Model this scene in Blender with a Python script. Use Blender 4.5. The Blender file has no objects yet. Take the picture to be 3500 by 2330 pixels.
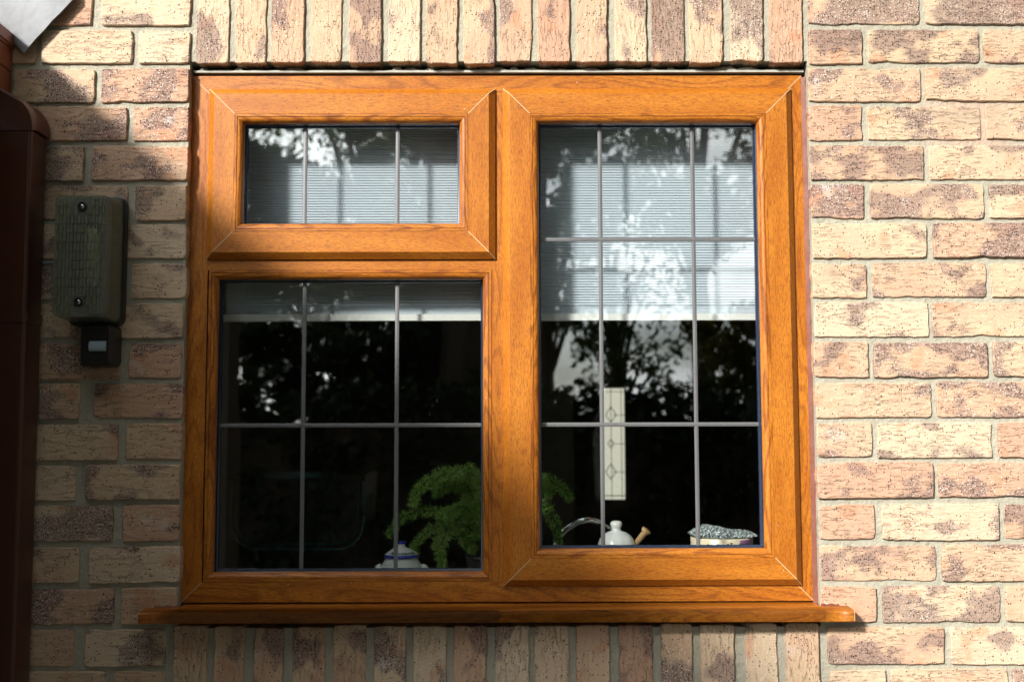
import bpy, bmesh, math, random
import numpy as np
from mathutils import Vector, Matrix
random.seed(7); rng = np.random.default_rng(7)
S = bpy.context.scene; COL = S.collection
R = math.radians

# ------------------------------------------------------------------ camera
CAMZ = 1.45
FPX, IW, IH = 3864.0, 3500.0, 2330.0
CX, CD, PIT, YAW, ROL = -0.02515, 2.10727, 0.081891, 0.004088, -0.002266
_fw = Vector((math.sin(YAW)*math.cos(PIT), math.cos(YAW)*math.cos(PIT), math.sin(PIT)))
_rt = Vector((math.cos(YAW), -math.sin(YAW), 0))
_up = _rt.cross(_fw)
RT = _rt*math.cos(ROL) + _up*math.sin(ROL)
UP = _up*math.cos(ROL) - _rt*math.sin(ROL)
CAMP = Vector((CX, -CD, CAMZ))
cd = bpy.data.cameras.new('camera'); cam = bpy.data.objects.new('camera', cd); COL.objects.link(cam)
m = Matrix((RT, UP, -_fw)).transposed().to_4x4(); m.translation = CAMP
cam.matrix_world = m
cd.sensor_width = 36; cd.sensor_fit = 'HORIZONTAL'; cd.lens = FPX/IW*36
cd.clip_start = 0.05; cd.clip_end = 2000
cd.dof.use_dof = True; cd.dof.focus_distance = CD; cd.dof.aperture_fstop = 4.5
S.camera = cam

# ------------------------------------------------------------------ light
SUN = Vector((-0.78, -1.0, 0.65)).normalized()          # towards the sun
el = math.asin(SUN.z); az = math.atan2(SUN.x, SUN.y)
w = bpy.data.worlds.new('World'); S.world = w; w.use_nodes = True
nt = w.node_tree; N = nt.nodes; Lk = nt.links
bg = N['Background']; bg.inputs['Strength'].default_value = 0.05
sky = N.new('ShaderNodeTexSky'); sky.sky_type = 'NISHITA'; sky.sun_disc = False
sky.sun_elevation = el; sky.sun_rotation = az % (2*math.pi)
sky.air_density = 1.0; sky.dust_density = 1.2
tc = N.new('ShaderNodeTexCoord'); mp = N.new('ShaderNodeMapping'); mp.inputs['Scale'].default_value = (3.0, 3.0, 7.0)
no = N.new('ShaderNodeTexNoise'); no.inputs['Scale'].default_value = 2.4; no.inputs['Detail'].default_value = 6
mr = N.new('ShaderNodeMapRange'); mr.inputs[1].default_value = 0.30; mr.inputs[2].default_value = 0.58
mx = N.new('ShaderNodeMix'); mx.data_type = 'RGBA'; 
dt = N.new('ShaderNodeVectorMath'); dt.operation = 'DOT_PRODUCT'; dt.inputs[1].default_value = SUN
pw_ = N.new('ShaderNodeMath'); pw_.operation = 'POWER'; pw_.inputs[1].default_value = 3.0
mxm = N.new('ShaderNodeMath'); mxm.operation = 'MAXIMUM'; mxm.inputs[1].default_value = 0.0
au = N.new('ShaderNodeMath'); au.operation = 'MULTIPLY_ADD'; au.inputs[1].default_value = 80.0; au.inputs[2].default_value = 4.5   # thin cloud, brighter round the hazy sun
cb = N.new('ShaderNodeCombineColor')
Lk.new(tc.outputs['Generated'], dt.inputs[0]); Lk.new(dt.outputs['Value'], mxm.inputs[0]); Lk.new(mxm.outputs[0], pw_.inputs[0]); Lk.new(pw_.outputs[0], au.inputs[0])
for q in range(3): Lk.new(au.outputs[0], cb.inputs[q])
tn = N.new('ShaderNodeMix'); tn.data_type = 'RGBA'; tn.blend_type = 'MULTIPLY'; tn.inputs['Factor'].default_value = 1; tn.inputs['B'].default_value = (.99, 1.0, .99, 1)
Lk.new(cb.outputs[0], tn.inputs['A']); Lk.new(tn.outputs['Result'], mx.inputs['B'])
Lk.new(tc.outputs['Generated'], mp.inputs[0]); Lk.new(mp.outputs[0], no.inputs[0])
Lk.new(no.outputs['Fac'], mr.inputs[0]); Lk.new(mr.outputs[0], mx.inputs['Factor'])
Lk.new(sky.outputs[0], mx.inputs['A']); Lk.new(mx.outputs['Result'], bg.inputs['Color'])
sl = bpy.data.lights.new('sun', 'SUN'); sl.energy = 5.0; sl.angle = R(6.0); sl.color = (1.0, 0.95, 0.885)
so = bpy.data.objects.new('sun', sl); COL.objects.link(so)
so.rotation_euler = (-SUN).to_track_quat('-Z', 'Y').to_euler(); so.location = (-6, -8, 8)
S.view_settings.view_transform = 'Standard'; S.view_settings.look = 'None'
S.view_settings.exposure = 0.70; S.view_settings.gamma = 1.0
S.cycles.max_bounces = 8; S.cycles.transparent_max_bounces = 12

# ------------------------------------------------------------------ helpers
def at(px, py, Y=0.0):
    d = _fw*FPX + RT*(px-IW/2) - UP*(py-IH/2)
    return CAMP + d*((Y+CD)/d.y)
def tag(o, label=None, cat=None, group=None, kind=None):
    if label: o['label'] = label
    if cat: o['category'] = cat
    if group: o['group'] = group
    if kind: o['kind'] = kind
    return o
def empty(name, loc, label=None, cat=None, group=None):
    o = bpy.data.objects.new(name, None); COL.objects.link(o); o.location = loc; o.empty_display_size = .05
    return tag(o, label, cat, group)
def link(name, me, mat, parent=None, smooth=False):
    o = bpy.data.objects.new(name, me); COL.objects.link(o)
    if mat is not None:
        for mm in (mat if isinstance(mat, (list, tuple)) else [mat]): me.materials.append(mm)
    if smooth:
        me.polygons.foreach_set('use_smooth', [True]*len(me.polygons))
    if parent is not None:
        o.parent = parent
        o.matrix_parent_inverse = Matrix.Translation(-Vector(parent.location)) if parent.type == 'EMPTY' else parent.matrix_basis.inverted()
    return o
def pym(name, v, f, uv=None):
    me = bpy.data.meshes.new(name); me.from_pydata([tuple(p) for p in v], [], f); me.update()
    if uv is not None:
        l = me.uv_layers.new(name='UVMap')
        l.data.foreach_set('uv', [c for q in uv for c in q])
    return me
class MB:
    """collects shapes (with metre UVs) into one mesh"""
    def __init__(s): s.v, s.f, s.uv, s.mi = [], [], [], []
    def face(s, pts, uv=None, mi=0):
        b = len(s.v); s.v += [tuple(p) for p in pts]; s.f.append(list(range(b, b+len(pts))))
        s.uv += list(uv) if uv is not None else [(p[0]+p[1]*.7, p[2]+p[1]*.7) for p in pts]; s.mi.append(mi); return s
    def box(s, x0, x1, y0, y1, z0, z1, ax='x', off=0., mi=0):
        if x1 < x0: x0, x1 = x1, x0
        c = [(x0,y0,z0),(x1,y0,z0),(x1,y1,z0),(x0,y1,z0),(x0,y0,z1),(x1,y0,z1),(x1,y1,z1),(x0,y1,z1)]
        for q in ((0,1,5,4),(1,2,6,5),(2,3,7,6),(3,0,4,7),(4,5,6,7),(3,2,1,0)):
            P = [c[i] for i in q]
            uv = [(p[0]+off, p[2]+p[1]+off*.37) if ax == 'x' else (p[2]+off, p[0]+p[1]+off*.37) for p in P]
            s.face(P, uv, mi)
        return s
    def extr_x(s, prof, x0, x1, off=0., cap=True, mi=0, capmi=None):
        """closed (y,z) profile, counter-clockwise seen from -x, extruded along x"""
        t = 0
        n = len(prof)
        for i in range(n):
            a, b = prof[i], prof[(i+1) % n]; L = math.hypot(b[0]-a[0], b[1]-a[1])
            s.face([(x0,a[0],a[1]),(x1,a[0],a[1]),(x1,b[0],b[1]),(x0,b[0],b[1])],
                   [(x0+off,t),(x1+off,t),(x1+off,t+L),(x0+off,t+L)], mi); t += L
        if cap:
            s.face([(x0,p[0],p[1]) for p in reversed(prof)], None, mi if capmi is None else capmi)
            s.face([(x1,p[0],p[1]) for p in prof], None, mi if capmi is None else capmi)
        return s
    def rect_frame(s, x0, x1, z0, z1, prof, off=0., closed=False, mi=0):
        """profile [(inset, y)] swept round a rectangle with mitred corners"""
        c = lambda d: [(x0+d, z0+d), (x1-d, z0+d), (x1-d, z1-d), (x0+d, z1-d)]
        P = list(prof) + ([prof[0]] if closed else [])
        for k in range(4):
            o = off + k*3.17; t = 0
            for i in range(len(P)-1):
                (d0,y0),(d1,y1) = P[i], P[i+1]; L = math.hypot(d1-d0, y1-y0)
                a0, b0 = c(d0)[k], c(d0)[(k+1)%4]; a1, b1 = c(d1)[k], c(d1)[(k+1)%4]
                al = (lambda p: p[0]) if k % 2 == 0 else (lambda p: p[1])
                s.face([(a0[0],y0,a0[1]),(b0[0],y0,b0[1]),(b1[0],y1,b1[1]),(a1[0],y1,a1[1])],
                       [(al(a0)+o,t+o*.31),(al(b0)+o,t+o*.31),(al(b1)+o,t+L+o*.31),(al(a1)+o,t+L+o*.31)], mi)
                t += L
        return s
    def tube(s, pts, r, n=10, cap=True, mi=0):
        pts = [Vector(p) for p in pts]; rs = r if isinstance(r, (list, tuple)) else [r]*len(pts)
        rings = []; up = None
        for i, p in enumerate(pts):
            d = (pts[min(i+1,len(pts)-1)]-pts[max(i-1,0)]).normalized()
            if up is None: up = Vector((0,0,1)) if abs(d.z) < .9 else Vector((1,0,0))
            a = d.cross(up).normalized(); up = a.cross(d).normalized()
            rings.append([p+(a*math.cos(2*math.pi*k/n)+up*math.sin(2*math.pi*k/n))*rs[i] for k in range(n)])
        for A, B in zip(rings, rings[1:]):
            for k in range(n): s.face([A[k],A[(k+1)%n],B[(k+1)%n],B[k]], None, mi)
        if cap: s.face(rings[0][::-1], None, mi); s.face(rings[-1], None, mi)
        return s
    def lathe(s, c, prof, n=32, mi=0, mis=None):
        c = Vector(c)
        for i in range(len(prof)-1):
            (r0,z0),(r1,z1) = prof[i], prof[i+1]
            for k in range(n):
                a, b = 2*math.pi*k/n, 2*math.pi*(k+1)/n
                q = [c+Vector((r0*math.cos(a),r0*math.sin(a),z0)), c+Vector((r0*math.cos(b),r0*math.sin(b),z0)),
                     c+Vector((r1*math.cos(b),r1*math.sin(b),z1)), c+Vector((r1*math.cos(a),r1*math.sin(a),z1))]
                if r0 < 1e-6: q = [q[0], q[2], q[3]]
                elif r1 < 1e-6: q = [q[0], q[1], q[2]]
                s.face(q, None, mis[i] if mis else mi)
        return s
    def build(s, name, mat, parent=None, smooth=False, merge=True, angle=None):
        me = pym(name, s.v, s.f, s.uv)
        if merge:
            bm = bmesh.new(); bm.from_mesh(me); 
            for i, f in enumerate(bm.faces): f.material_index = s.mi[i]
            bmesh.ops.remove_doubles(bm, verts=bm.verts, dist=1e-6)
            bmesh.ops.recalc_face_normals(bm, faces=bm.faces)
            if angle:
                for f in bm.faces: f.smooth = True
                for e in bm.edges:
                    if len(e.link_faces) == 2 and e.calc_face_angle(0) > R(angle): e.smooth = False
            bm.to_mesh(me); bm.free()
        else: me.polygons.foreach_set('material_index', s.mi)
        return link(name, me, mat, parent, smooth)

# ------------------------------------------------------------------ materials
class G:
    def __init__(s, name):
        s.m = bpy.data.materials.new(name); s.m.use_nodes = True; s.t = s.m.node_tree; s.n = s.t.nodes
        s.p = s.n['Principled BSDF']; s.out = s.n['Material Output']
    def N(s, t, **kw):
        x = s.n.new(t)
        for k, v in kw.items():
            if k in x.inputs: s.set(x.inputs[k], v)
            else: setattr(x, k, v)
        return x
    def set(s, inp, v):
        if hasattr(v, 'is_linked'): s.t.links.new(v, inp)
        else: inp.default_value = v
    def math(s, op, a, b=0., c=None, clamp=False):
        x = s.n.new('ShaderNodeMath'); x.operation = op; x.use_clamp = clamp
        s.set(x.inputs[0], a); s.set(x.inputs[1], b)
        if c is not None: s.set(x.inputs[2], c)
        return x.outputs[0]
    def ramp(s, v, a, b, o0=0., o1=1.):
        x = s.n.new('ShaderNodeMapRange'); x.interpolation_type = 'SMOOTHSTEP'
        s.set(x.inputs[0], v); s.set(x.inputs[1], a); s.set(x.inputs[2], b); s.set(x.inputs[3], o0); s.set(x.inputs[4], o1)
        return x.outputs[0]
    def mix(s, f, a, b):
        x = s.n.new('ShaderNodeMix'); x.data_type = 'RGBA'
        s.set(x.inputs['Factor'], f)
        for k, v in (('A', a), ('B', b)): s.set(x.inputs[k], v if hasattr(v, 'is_linked') else (*v, 1))
        return x.outputs['Result']
    def noise(s, vec, scale, detail=3., rough=.5, dist=0., out='Fac'):
        x = s.N('ShaderNodeTexNoise', Scale=scale, Detail=detail, Roughness=rough, Distortion=dist)
        s.set(x.inputs['Vector'], vec); return x.outputs[out]
    def voro(s, vec, scale, feature='F1'):
        x = s.N('ShaderNodeTexVoronoi', Scale=scale); x.feature = feature
        s.set(x.inputs['Vector'], vec); return x
    def vmul(s, vec, sc):
        x = s.N('ShaderNodeMapping'); s.set(x.inputs[0], vec); x.inputs['Scale'].default_value = sc; return x.outputs[0]
    def bump(s, h, strength, dist, nrm=None):
        x = s.N('ShaderNodeBump', Strength=strength, Distance=dist, Height=h)
        if nrm is not None: s.set(x.inputs['Normal'], nrm)
        return x.outputs[0]
    def attr(s, nm, out='Vector'):
        x = s.n.new('ShaderNodeAttribute'); x.attribute_name = nm; return x.outputs[out]
    def fin(s, col=None, rough=None, nrm=None, **kw):
        if col is not None: s.set(s.p.inputs['Base Color'], col if hasattr(col, 'is_linked') else (*col, 1))
        if rough is not None: s.set(s.p.inputs['Roughness'], rough)
        if nrm is not None: s.set(s.p.inputs['Normal'], nrm)
        for k, v in kw.items(): s.set(s.p.inputs[k.replace('_', ' ')], v)
        return s.m
def objco(g): return g.N('ShaderNodeTexCoord').outputs['Object']
def uvco(g): return g.N('ShaderNodeTexCoord').outputs['UV']

def mat_brick():
    g = G('speckled_brick'); c = g.attr('bco'); r = g.attr('rnd', 'Fac'); r2 = g.attr('rnd2', 'Fac')
    big = g.noise(g.vmul(c, (.8, 1, 1)), 11, 3)
    col = g.mix(g.ramp(big, .35, .68), (.545, .405, .27), (.50, .33, .225))
    col = g.mix(g.ramp(r2, .55, 1.), col, (.485, .30, .205))
    col = g.mix(g.ramp(r2, .45, 0.), col, (.575, .45, .32))
    # salmon patches
    col = g.mix(g.math('MULTIPLY', g.ramp(g.noise(c, 17, 2), .58, .72), .5), col, (.50, .22, .12))
    # dark purplish burnt patches
    pm = g.ramp(g.noise(g.vmul(c, (.75, 1, 1.)), 15, 2.5, .55), g.math('MULTIPLY_ADD', r, -.17, .60), g.math('MULTIPLY_ADD', r, -.17, .69))
    col = g.mix(g.math('MULTIPLY', pm, .68), col, (.23, .155, .135))
    # pale bloom
    col = g.mix(g.math('MULTIPLY', g.ramp(g.noise(c, 13, 4), .66, .78), .45), col, (.62, .56, .52))
    # grains
    v = g.voro(c, 270); rc = g.N('ShaderNodeSeparateColor'); g.set(rc.inputs[0], v.outputs['Color'])
    dens = g.math('MULTIPLY_ADD', pm, .34, g.math('MULTIPLY_ADD', g.ramp(g.noise(c, 24, 2), .42, .66), .20, .03))
    dots = g.math('MULTIPLY', g.math('LESS_THAN', rc.outputs[0], dens), g.ramp(v.outputs['Distance'], .48, .28))
    col = g.mix(g.math('MULTIPLY', dots, .92), col, (.045, .035, .04))
    v3 = g.voro(c, 560); rc3 = g.N('ShaderNodeSeparateColor'); g.set(rc3.inputs[0], v3.outputs['Color'])
    d3 = g.math('MULTIPLY', g.math('LESS_THAN', rc3.outputs[2], g.math('MULTIPLY_ADD', pm, .40, .06)), g.ramp(v3.outputs['Distance'], .5, .3))
    col = g.mix(g.math('MULTIPLY', d3, .75), col, (.09, .065, .06))
    v2 = g.voro(c, 480); rc2 = g.N('ShaderNodeSeparateColor'); g.set(rc2.inputs[0], v2.outputs['Color'])
    wd = g.math('MULTIPLY', g.math('LESS_THAN', rc2.outputs[1], g.math('MULTIPLY_ADD', pm, .10, .045)), g.ramp(v2.outputs['Distance'], .5, .3))
    col = g.mix(g.math('MULTIPLY', wd, .85), col, (.80, .74, .66))
    # old repointing smeared over a few bricks beside the window head
    geo = g.N('ShaderNodeNewGeometry'); P = at(3330, 395)
    dv = g.N('ShaderNodeVectorMath', operation='SUBTRACT'); g.set(dv.inputs[0], geo.outputs['Position']); dv.inputs[1].default_value = (P.x, 0, P.z)
    dl = g.N('ShaderNodeVectorMath', operation='LENGTH'); g.set(dl.inputs[0], g.vmul(dv.outputs[0], (.33, 0, 1.)))
    smear = g.ramp(g.math('MULTIPLY_ADD', g.noise(geo.outputs['Position'], 30, 4, .6), .11, dl.outputs['Value']), .085, .07)
    col = g.mix(g.math('MULTIPLY', smear, .85), col, (.44, .33, .235))
    # drag-wire creases along the brick
    wob = g.noise(c, 22, 2, out='Color')
    cc = g.N('ShaderNodeVectorMath', operation='MULTIPLY_ADD'); g.set(cc.inputs[0], wob); cc.inputs[1].default_value = (.006, .0, .007); g.set(cc.inputs[2], c)
    cr = g.noise(g.vmul(cc.outputs[0], (38, 38, 215)), 1, 3.5, .6)
    crease = g.ramp(cr, .38, .46)
    amt = g.ramp(g.noise(c, 9, 1), .32, .55)
    hc = g.math('MULTIPLY', g.math('SUBTRACT', crease, 1.), amt)
    sand = g.noise(c, 420, 3, .65)
    lump = g.noise(g.vmul(c, (.5, 1, 1.4)), 75, 3, .6)
    nr = g.bump(lump, .9, .0022)
    nr = g.bump(hc, 1., .0017, nr)
    nr = g.bump(sand, .8, .0011, nr)
    return g.fin(col, .93, nr, Specular_IOR_Level=.15)
def mat_mortar():
    g = G('mortar'); c = objco(g)
    col = g.mix(g.noise(c, 6, 3), (.33, .315, .25), (.41, .39, .315))
    col = g.mix(g.math('MULTIPLY', g.ramp(g.noise(c, 25, 4), .56, .75), .35), col, (.26, .24, .185))
    x = g.N('ShaderNodeSeparateXYZ'); g.set(x.inputs[0], c)
    # pinkish repointing patch beside the window head
    pd = g.N('ShaderNodeVectorMath', operation='DISTANCE'); g.set(pd.inputs[0], c); P = at(3330, 410)
    pd.inputs[1].default_value = (P.x, 0, P.z)
    pk = g.math('MULTIPLY', g.ramp(g.math('MULTIPLY_ADD', g.noise(c, 14, 3), .12, pd.outputs['Value']), .20, .10), .7)
    col = g.mix(pk, col, (.47, .33, .25))
    nr = g.bump(g.noise(c, 70, 5, .65), 1., .005); nr = g.bump(g.noise(c, 420, 3, .6), .9, .0012, nr)
    return g.fin(col, .95, nr, Specular_IOR_Level=.12)
def mat_oak(name, figure, tone=1.0):
    g = G(name); u = uvco(g)
    fine = g.noise(g.vmul(u, (55, 620, 1)), 1, 3, .6)
    fleck = g.noise(g.vmul(u, (150, 480, 1)), 1, 2, .55, .6)
    slow = g.noise(g.vmul(u, (2.3, 16, 1)), 1, 1.5, .45)
    ring = g.math('SINE', g.math('MULTIPLY_ADD', slow, 95, g.math('MULTIPLY', fine, 2.2)))
    rm = g.ramp(ring, .05, .95)
    edge = g.noise(g.vmul(u, (5, 30, 1)), 1, 2)
    a, b, d = (.47*tone, .168*tone, .016*tone), (.37*tone, .115*tone, .009*tone), (.15*tone, .034*tone, .003*tone)
    col = g.mix(g.ramp(edge, .3, .7), a, b)
    col = g.mix(g.math('MULTIPLY', g.ramp(fine, .48, .66), .60), col, d)
    col = g.mix(g.math('MULTIPLY', g.ramp(fleck, .48, .62), .42), col, d)
    if figure: col = g.mix(g.math('MULTIPLY', g.math('MULTIPLY', rm, g.ramp(fine, .3, .62, .35, 1.)), figure), col, d)
    # dust and paint specks
    v = g.voro(u, 60); rc = g.N('ShaderNodeSeparateColor'); g.set(rc.inputs[0], v.outputs['Color'])
    sp = g.math('MULTIPLY', g.math('LESS_THAN', rc.outputs[0], .10), g.ramp(v.outputs['Distance'], .075, .045))
    col = g.mix(g.math('MULTIPLY', sp, .7), col, (.70, .55, .40))
    nr = g.bump(g.math('ADD', fine, g.math('MULTIPLY', rm, .6*figure)), .25, .0005)
    return g.fin(col, g.ramp(fine, .3, .7, .36, .50), nr, Specular_IOR_Level=.34)
def plain(name, col, rough=.5, metal=0., nscale=None, namt=.15, bump=0., bscale=200, spec=.5):
    g = G(name); c = objco(g); cc = col; nr = None
    if nscale:
        n = g.noise(c, nscale, 4)
        cc = g.mix(n, tuple(x*(1-namt) for x in col), tuple(min(1, x*(1+namt)) for x in col))
    if bump: nr = g.bump(g.noise(c, bscale, 3), .6, bump)
    return g.fin(cc, rough, nr, Metallic=metal, Specular_IOR_Level=spec)
def mat_glass(name, refl=.145, tint=(.97, .985, .98)):
    g = G(name); g.n.remove(g.p)
    lw = g.N('ShaderNodeLayerWeight'); lw.inputs['Blend'].default_value = .5
    fac = g.math('MULTIPLY_ADD', g.math('POWER', lw.outputs['Facing'], 5.), .9, refl, clamp=True)
    t = g.N('ShaderNodeBsdfTransparent'); t.inputs[0].default_value = (*tint, 1)
    gl = g.N('ShaderNodeBsdfGlossy'); gl.inputs['Roughness'].default_value = 0.0; gl.inputs['Color'].default_value = (.96, 1, 1, 1)
    nz = g.noise(objco(g), 3.2, 1)
    g.set(gl.inputs['Normal'], g.bump(nz, .10, .012))
    mxs = g.N('ShaderNodeMixShader'); g.set(mxs.inputs[0], fac); g.set(mxs.inputs[1], t.outputs[0]); g.set(mxs.inputs[2], gl.outputs[0])
    g.set(g.out.inputs[0], mxs.outputs[0]); return g.m
def mat_leaf(name, c1, c2, trans=.25):
    g = G(name); r = g.attr('rnd', 'Fac')
    col = g.mix(r, c1, c2)
    g.fin(col, .55, Specular_IOR_Level=.3)
    t = g.N('ShaderNodeBsdfTranslucent'); g.set(t.inputs[0], col)
    mxs = g.N('ShaderNodeMixShader'); mxs.inputs[0].default_value = trans
    g.set(mxs.inputs[1], g.p.outputs[0]); g.set(mxs.inputs[2], t.outputs[0]); g.set(g.out.inputs[0], mxs.outputs[0]); return g.m

M = {}
M['brick'] = mat_brick(); M['mortar'] = mat_mortar()
M['oak'] = mat_oak('golden_oak_foil', .0); M['oak_fig'] = mat_oak('golden_oak_foil_figured', .55)
M['oak_sill'] = mat_oak('golden_oak_sill', .5, .78)
M['oak_bead'] = mat_oak('golden_oak_bead', .85)
M['seam'] = plain('mitre_weld_seam', (.48, .33, .18), .6)
M['gasket'] = plain('sky_tinted_gasket', (.014, .022, .045), .25, spec=.6)  # blue of the reflected sky put into the base colour
M['lead'] = plain('lead_strip', (.12, .123, .128), .5, .25, nscale=300, namt=.2, bump=.0003)
M['glass'] = mat_glass('window_glass')
M['seal'] = plain('brown_sealant', (.15, .040, .020), .6, nscale=90, namt=.3, bump=.001, bscale=120)
M['steel'] = plain('pale_lintel_paint', (.40, .40, .35), .5, nscale=60, namt=.35, bump=.0006, bscale=150)
M['brown'] = plain('brown_pvc', (.060, .018, .009), .33, nscale=20, namt=.12, bump=.0002, bscale=60)
M['brown_l'] = plain('brown_fascia_foil', (.20, .062, .026), .42, nscale=30, namt=.2)
M['leadsheet'] = plain('weathered_lead_sheet', (.24, .25, .265), .6, .0, nscale=14, namt=.45, bump=.010, bscale=16, spec=.2)
M['tile'] = plain('concrete_roof_tile', (.10, .075, .06), .9, nscale=30, namt=.3)
M['black'] = plain('black_plastic', (.012, .012, .013), .4)
M['screw'] = plain('screw_steel', (.55, .56, .58), .25, 1.)
M['ceramic'] = plain('white_ceramic', (.80, .83, .80), .15)
M['blueglaze'] = plain('blue_glaze', (.045, .06, .42), .15)
M['ink'] = plain('teal_ink', (.01, .09, .10), .4)
M['yellow'] = plain('yellow_glaze', (.62, .36, .03), .3)
M['wood'] = plain('pale_wood', (.55, .36, .18), .5, nscale=80, namt=.15)
M['chrome'] = plain('chrome', (.78, .82, .84), .07, 1.)
M['cream'] = plain('cream_ceramic', (.66, .58, .42), .25)
M['purple'] = plain('lilac_glaze', (.40, .20, .42), .3)
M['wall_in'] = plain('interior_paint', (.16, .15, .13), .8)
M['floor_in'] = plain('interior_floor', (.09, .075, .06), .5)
M['white_in'] = plain('white_gloss_board', (.80, .80, .77), .3)
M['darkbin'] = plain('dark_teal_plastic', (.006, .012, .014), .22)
M['teal'] = plain('teal_highlight_plastic', (.015, .10, .13), .25)  # teal highlights on the dark container put into its trim colour
M['door'] = plain('dark_door_timber', (.05, .032, .02), .5)

# ------------------------------------------------------------------ the setting outside
grass = G('lawn'); c = objco(grass)
grass.fin(grass.mix(grass.noise(c, 3, 5), (.035, .06, .014), (.06, .09, .025)), .9)
lawn = MB().box(-150, 150, -300, 60, -.3, 0.0).build('ground', grass.m); tag(lawn, kind='structure')
patio = MB().box(-1.0, 3.5, -3.0, -.004, .004, .03).build('patio', plain('patio_paving', (.11, .10, .085), .85, nscale=8, namt=.25)); tag(patio, kind='structure')

# ------------------------------------------------------------------ brick wall
Z0 = CAMZ + 0.76944                     # top of the first full course below the frame top
XL, XR = -0.6307, 0.5500                # opening
wall = empty('brick_wall', (0, 0.06, 0), 'buff speckled brick wall with dark burnt patches, built round the oak-coloured window', 'wall')
ZT = at(1700, 214).z                          # underside of the soldier course over the window
ZB = Z0 - .075*15 + .006                 # top of the soldier course under the sill
WX0, WX1, WZ0, WZ1 = -1.005, 2.25, 0.0, 2.75
mort = MB(); YM = .0052
mort.box(WX0, XL, YM, .10, WZ0, WZ1); mort.box(XR, WX1, YM, .10, WZ0, WZ1)
mort.box(XL, XR, YM, .10, ZT+.004, WZ1); mort.box(XL, XR, YM, .10, WZ0, ZB-.004)
mort.build('mortar', M['mortar'], wall, merge=False)

def brick_verts(L, H, seed):
    rr = random.Random(seed)
    nl, nh = max(6, int(L/.009)), 6
    per = [(-L/2+L*i/nl, -H/2, 0, -1) for i in range(nl)] + [(L/2, -H/2+H*i/nh, 1, 0) for i in range(nh)] + \
          [(L/2-L*i/nl, H/2, 0, 1) for i in range(nl)] + [(-L/2, H/2-H*i/nh, -1, 0) for i in range(nh)]
    n = len(per); v = []; bow = rr.uniform(-.0005, .0005); tilt = rr.uniform(-.0008, .0008)
    A = []; chip = [0.]*n
    for _ in range(rr.choice((0, 1, 1, 2, 3))):
        k = rr.randrange(n); wch = rr.randint(1, 3); dch = rr.uniform(.001, .0038)
        for q in range(-wch, wch+1): chip[(k+q) % n] = max(chip[(k+q) % n], dch*(1-abs(q)/(wch+1))*rr.uniform(.6, 1.1))
    for k, (x, z, nx, nz) in enumerate(per):
        j = rr.gauss(0, .00045) - chip[k]
        corner = abs(abs(x)-L/2) < 1e-6 and abs(abs(z)-H/2) < 1e-6; cq = rr.uniform(.0004, .0022)
        A.append((x + nx*j - (math.copysign(cq, x) if corner else 0), z + nz*j + bow*math.cos(math.pi*x/L) + tilt*x/L*2 - (math.copysign(cq, z) if corner else 0), rr.gauss(0, .0003)))
    for (x, z, dy) in A: v.append((x*(1-.0026/L), dy, z*(1-.0026/H)))            # front rim
    for (x, z, dy) in A: v.append((x, .0014+dy, z))                               # arris
    for (x, z, dy) in A: v.append((x, .099, z))
    f = [list(range(n))]
    for k in range(n):
        q = (k+1) % n
        f.append([k, n+k, n+q, q]); f.append([n+k, 2*n+k, 2*n+q, n+q])
    return v, f, n
def brick_attrs(me, co, rnd, rnd2):
    a = me.attributes.new('bco', 'FLOAT_VECTOR', 'POINT'); a.data.foreach_set('vector', np.asarray(co, 'f').ravel())
    for nm, x in (('rnd', rnd), ('rnd2', rnd2)):
        a = me.attributes.new(nm, 'FLOAT', 'POINT'); a.data.foreach_set('value', np.asarray(x, 'f'))
outer = dict(v=[], f=[], co=[], r=[], r2=[])
nb = [0]
def brick(x0, x1, z0, z1, upright=False, dark=None, push=None):
    """one brick whose face fills x0..x1, z0..z1"""
    nb[0] += 1; sd = nb[0]*13+5; rr = random.Random(sd*3)
    L, H = (x1-x0, z1-z0) if not upright else (z1-z0, x1-x0)
    v, f, n = brick_verts(L, H, sd)
    # dense fan so that the shading coordinates interpolate cleanly
    rnd = rr.random() if dark is None else dark; rnd2 = rr.random()
    off = np.array([rr.uniform(0, 40), rr.uniform(0, 40), rr.uniform(0, 40)])
    co = np.asarray(v) + off
    cx, cz = (x0+x1)/2, (z0+z1)/2; cy = rr.gauss(0, .0009) if push is None else push
    ang = R(90) if upright else 0.
    if upright and rr.random() < .5: ang = -ang
    vis = at(-30, 1200).x - .02 < x1 and x0 < at(3530, 1200).x + .02 and z1 > at(1700, 2345).z - .01 and z0 < at(1700, -15).z + .02
    if vis:
        me = bpy.data.meshes.new('brick'); me.from_pydata(v, [], f); me.update(); brick_attrs(me, co, [rnd]*len(v), [rnd2]*len(v))
        o = link('brick', me, M['brick'], wall); o.location = (cx, cy, cz); o.rotation_euler = (0, ang, rr.gauss(0, .002))
    else:
        b = len(outer['v']); ca, sa = math.cos(ang), math.sin(ang)
        outer['v'] += [(cx+p[0]*ca+p[2]*sa, cy+p[1], cz-p[0]*sa+p[2]*ca) for p in v]
        outer['f'] += [[i+b for i in q] for q in f]; outer['co'] += co.tolist()
        outer['r'] += [rnd]*len(v); outer['r2'] += [rnd2]*len(v)
def jz(): return random.gauss(0, .0008)
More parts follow.
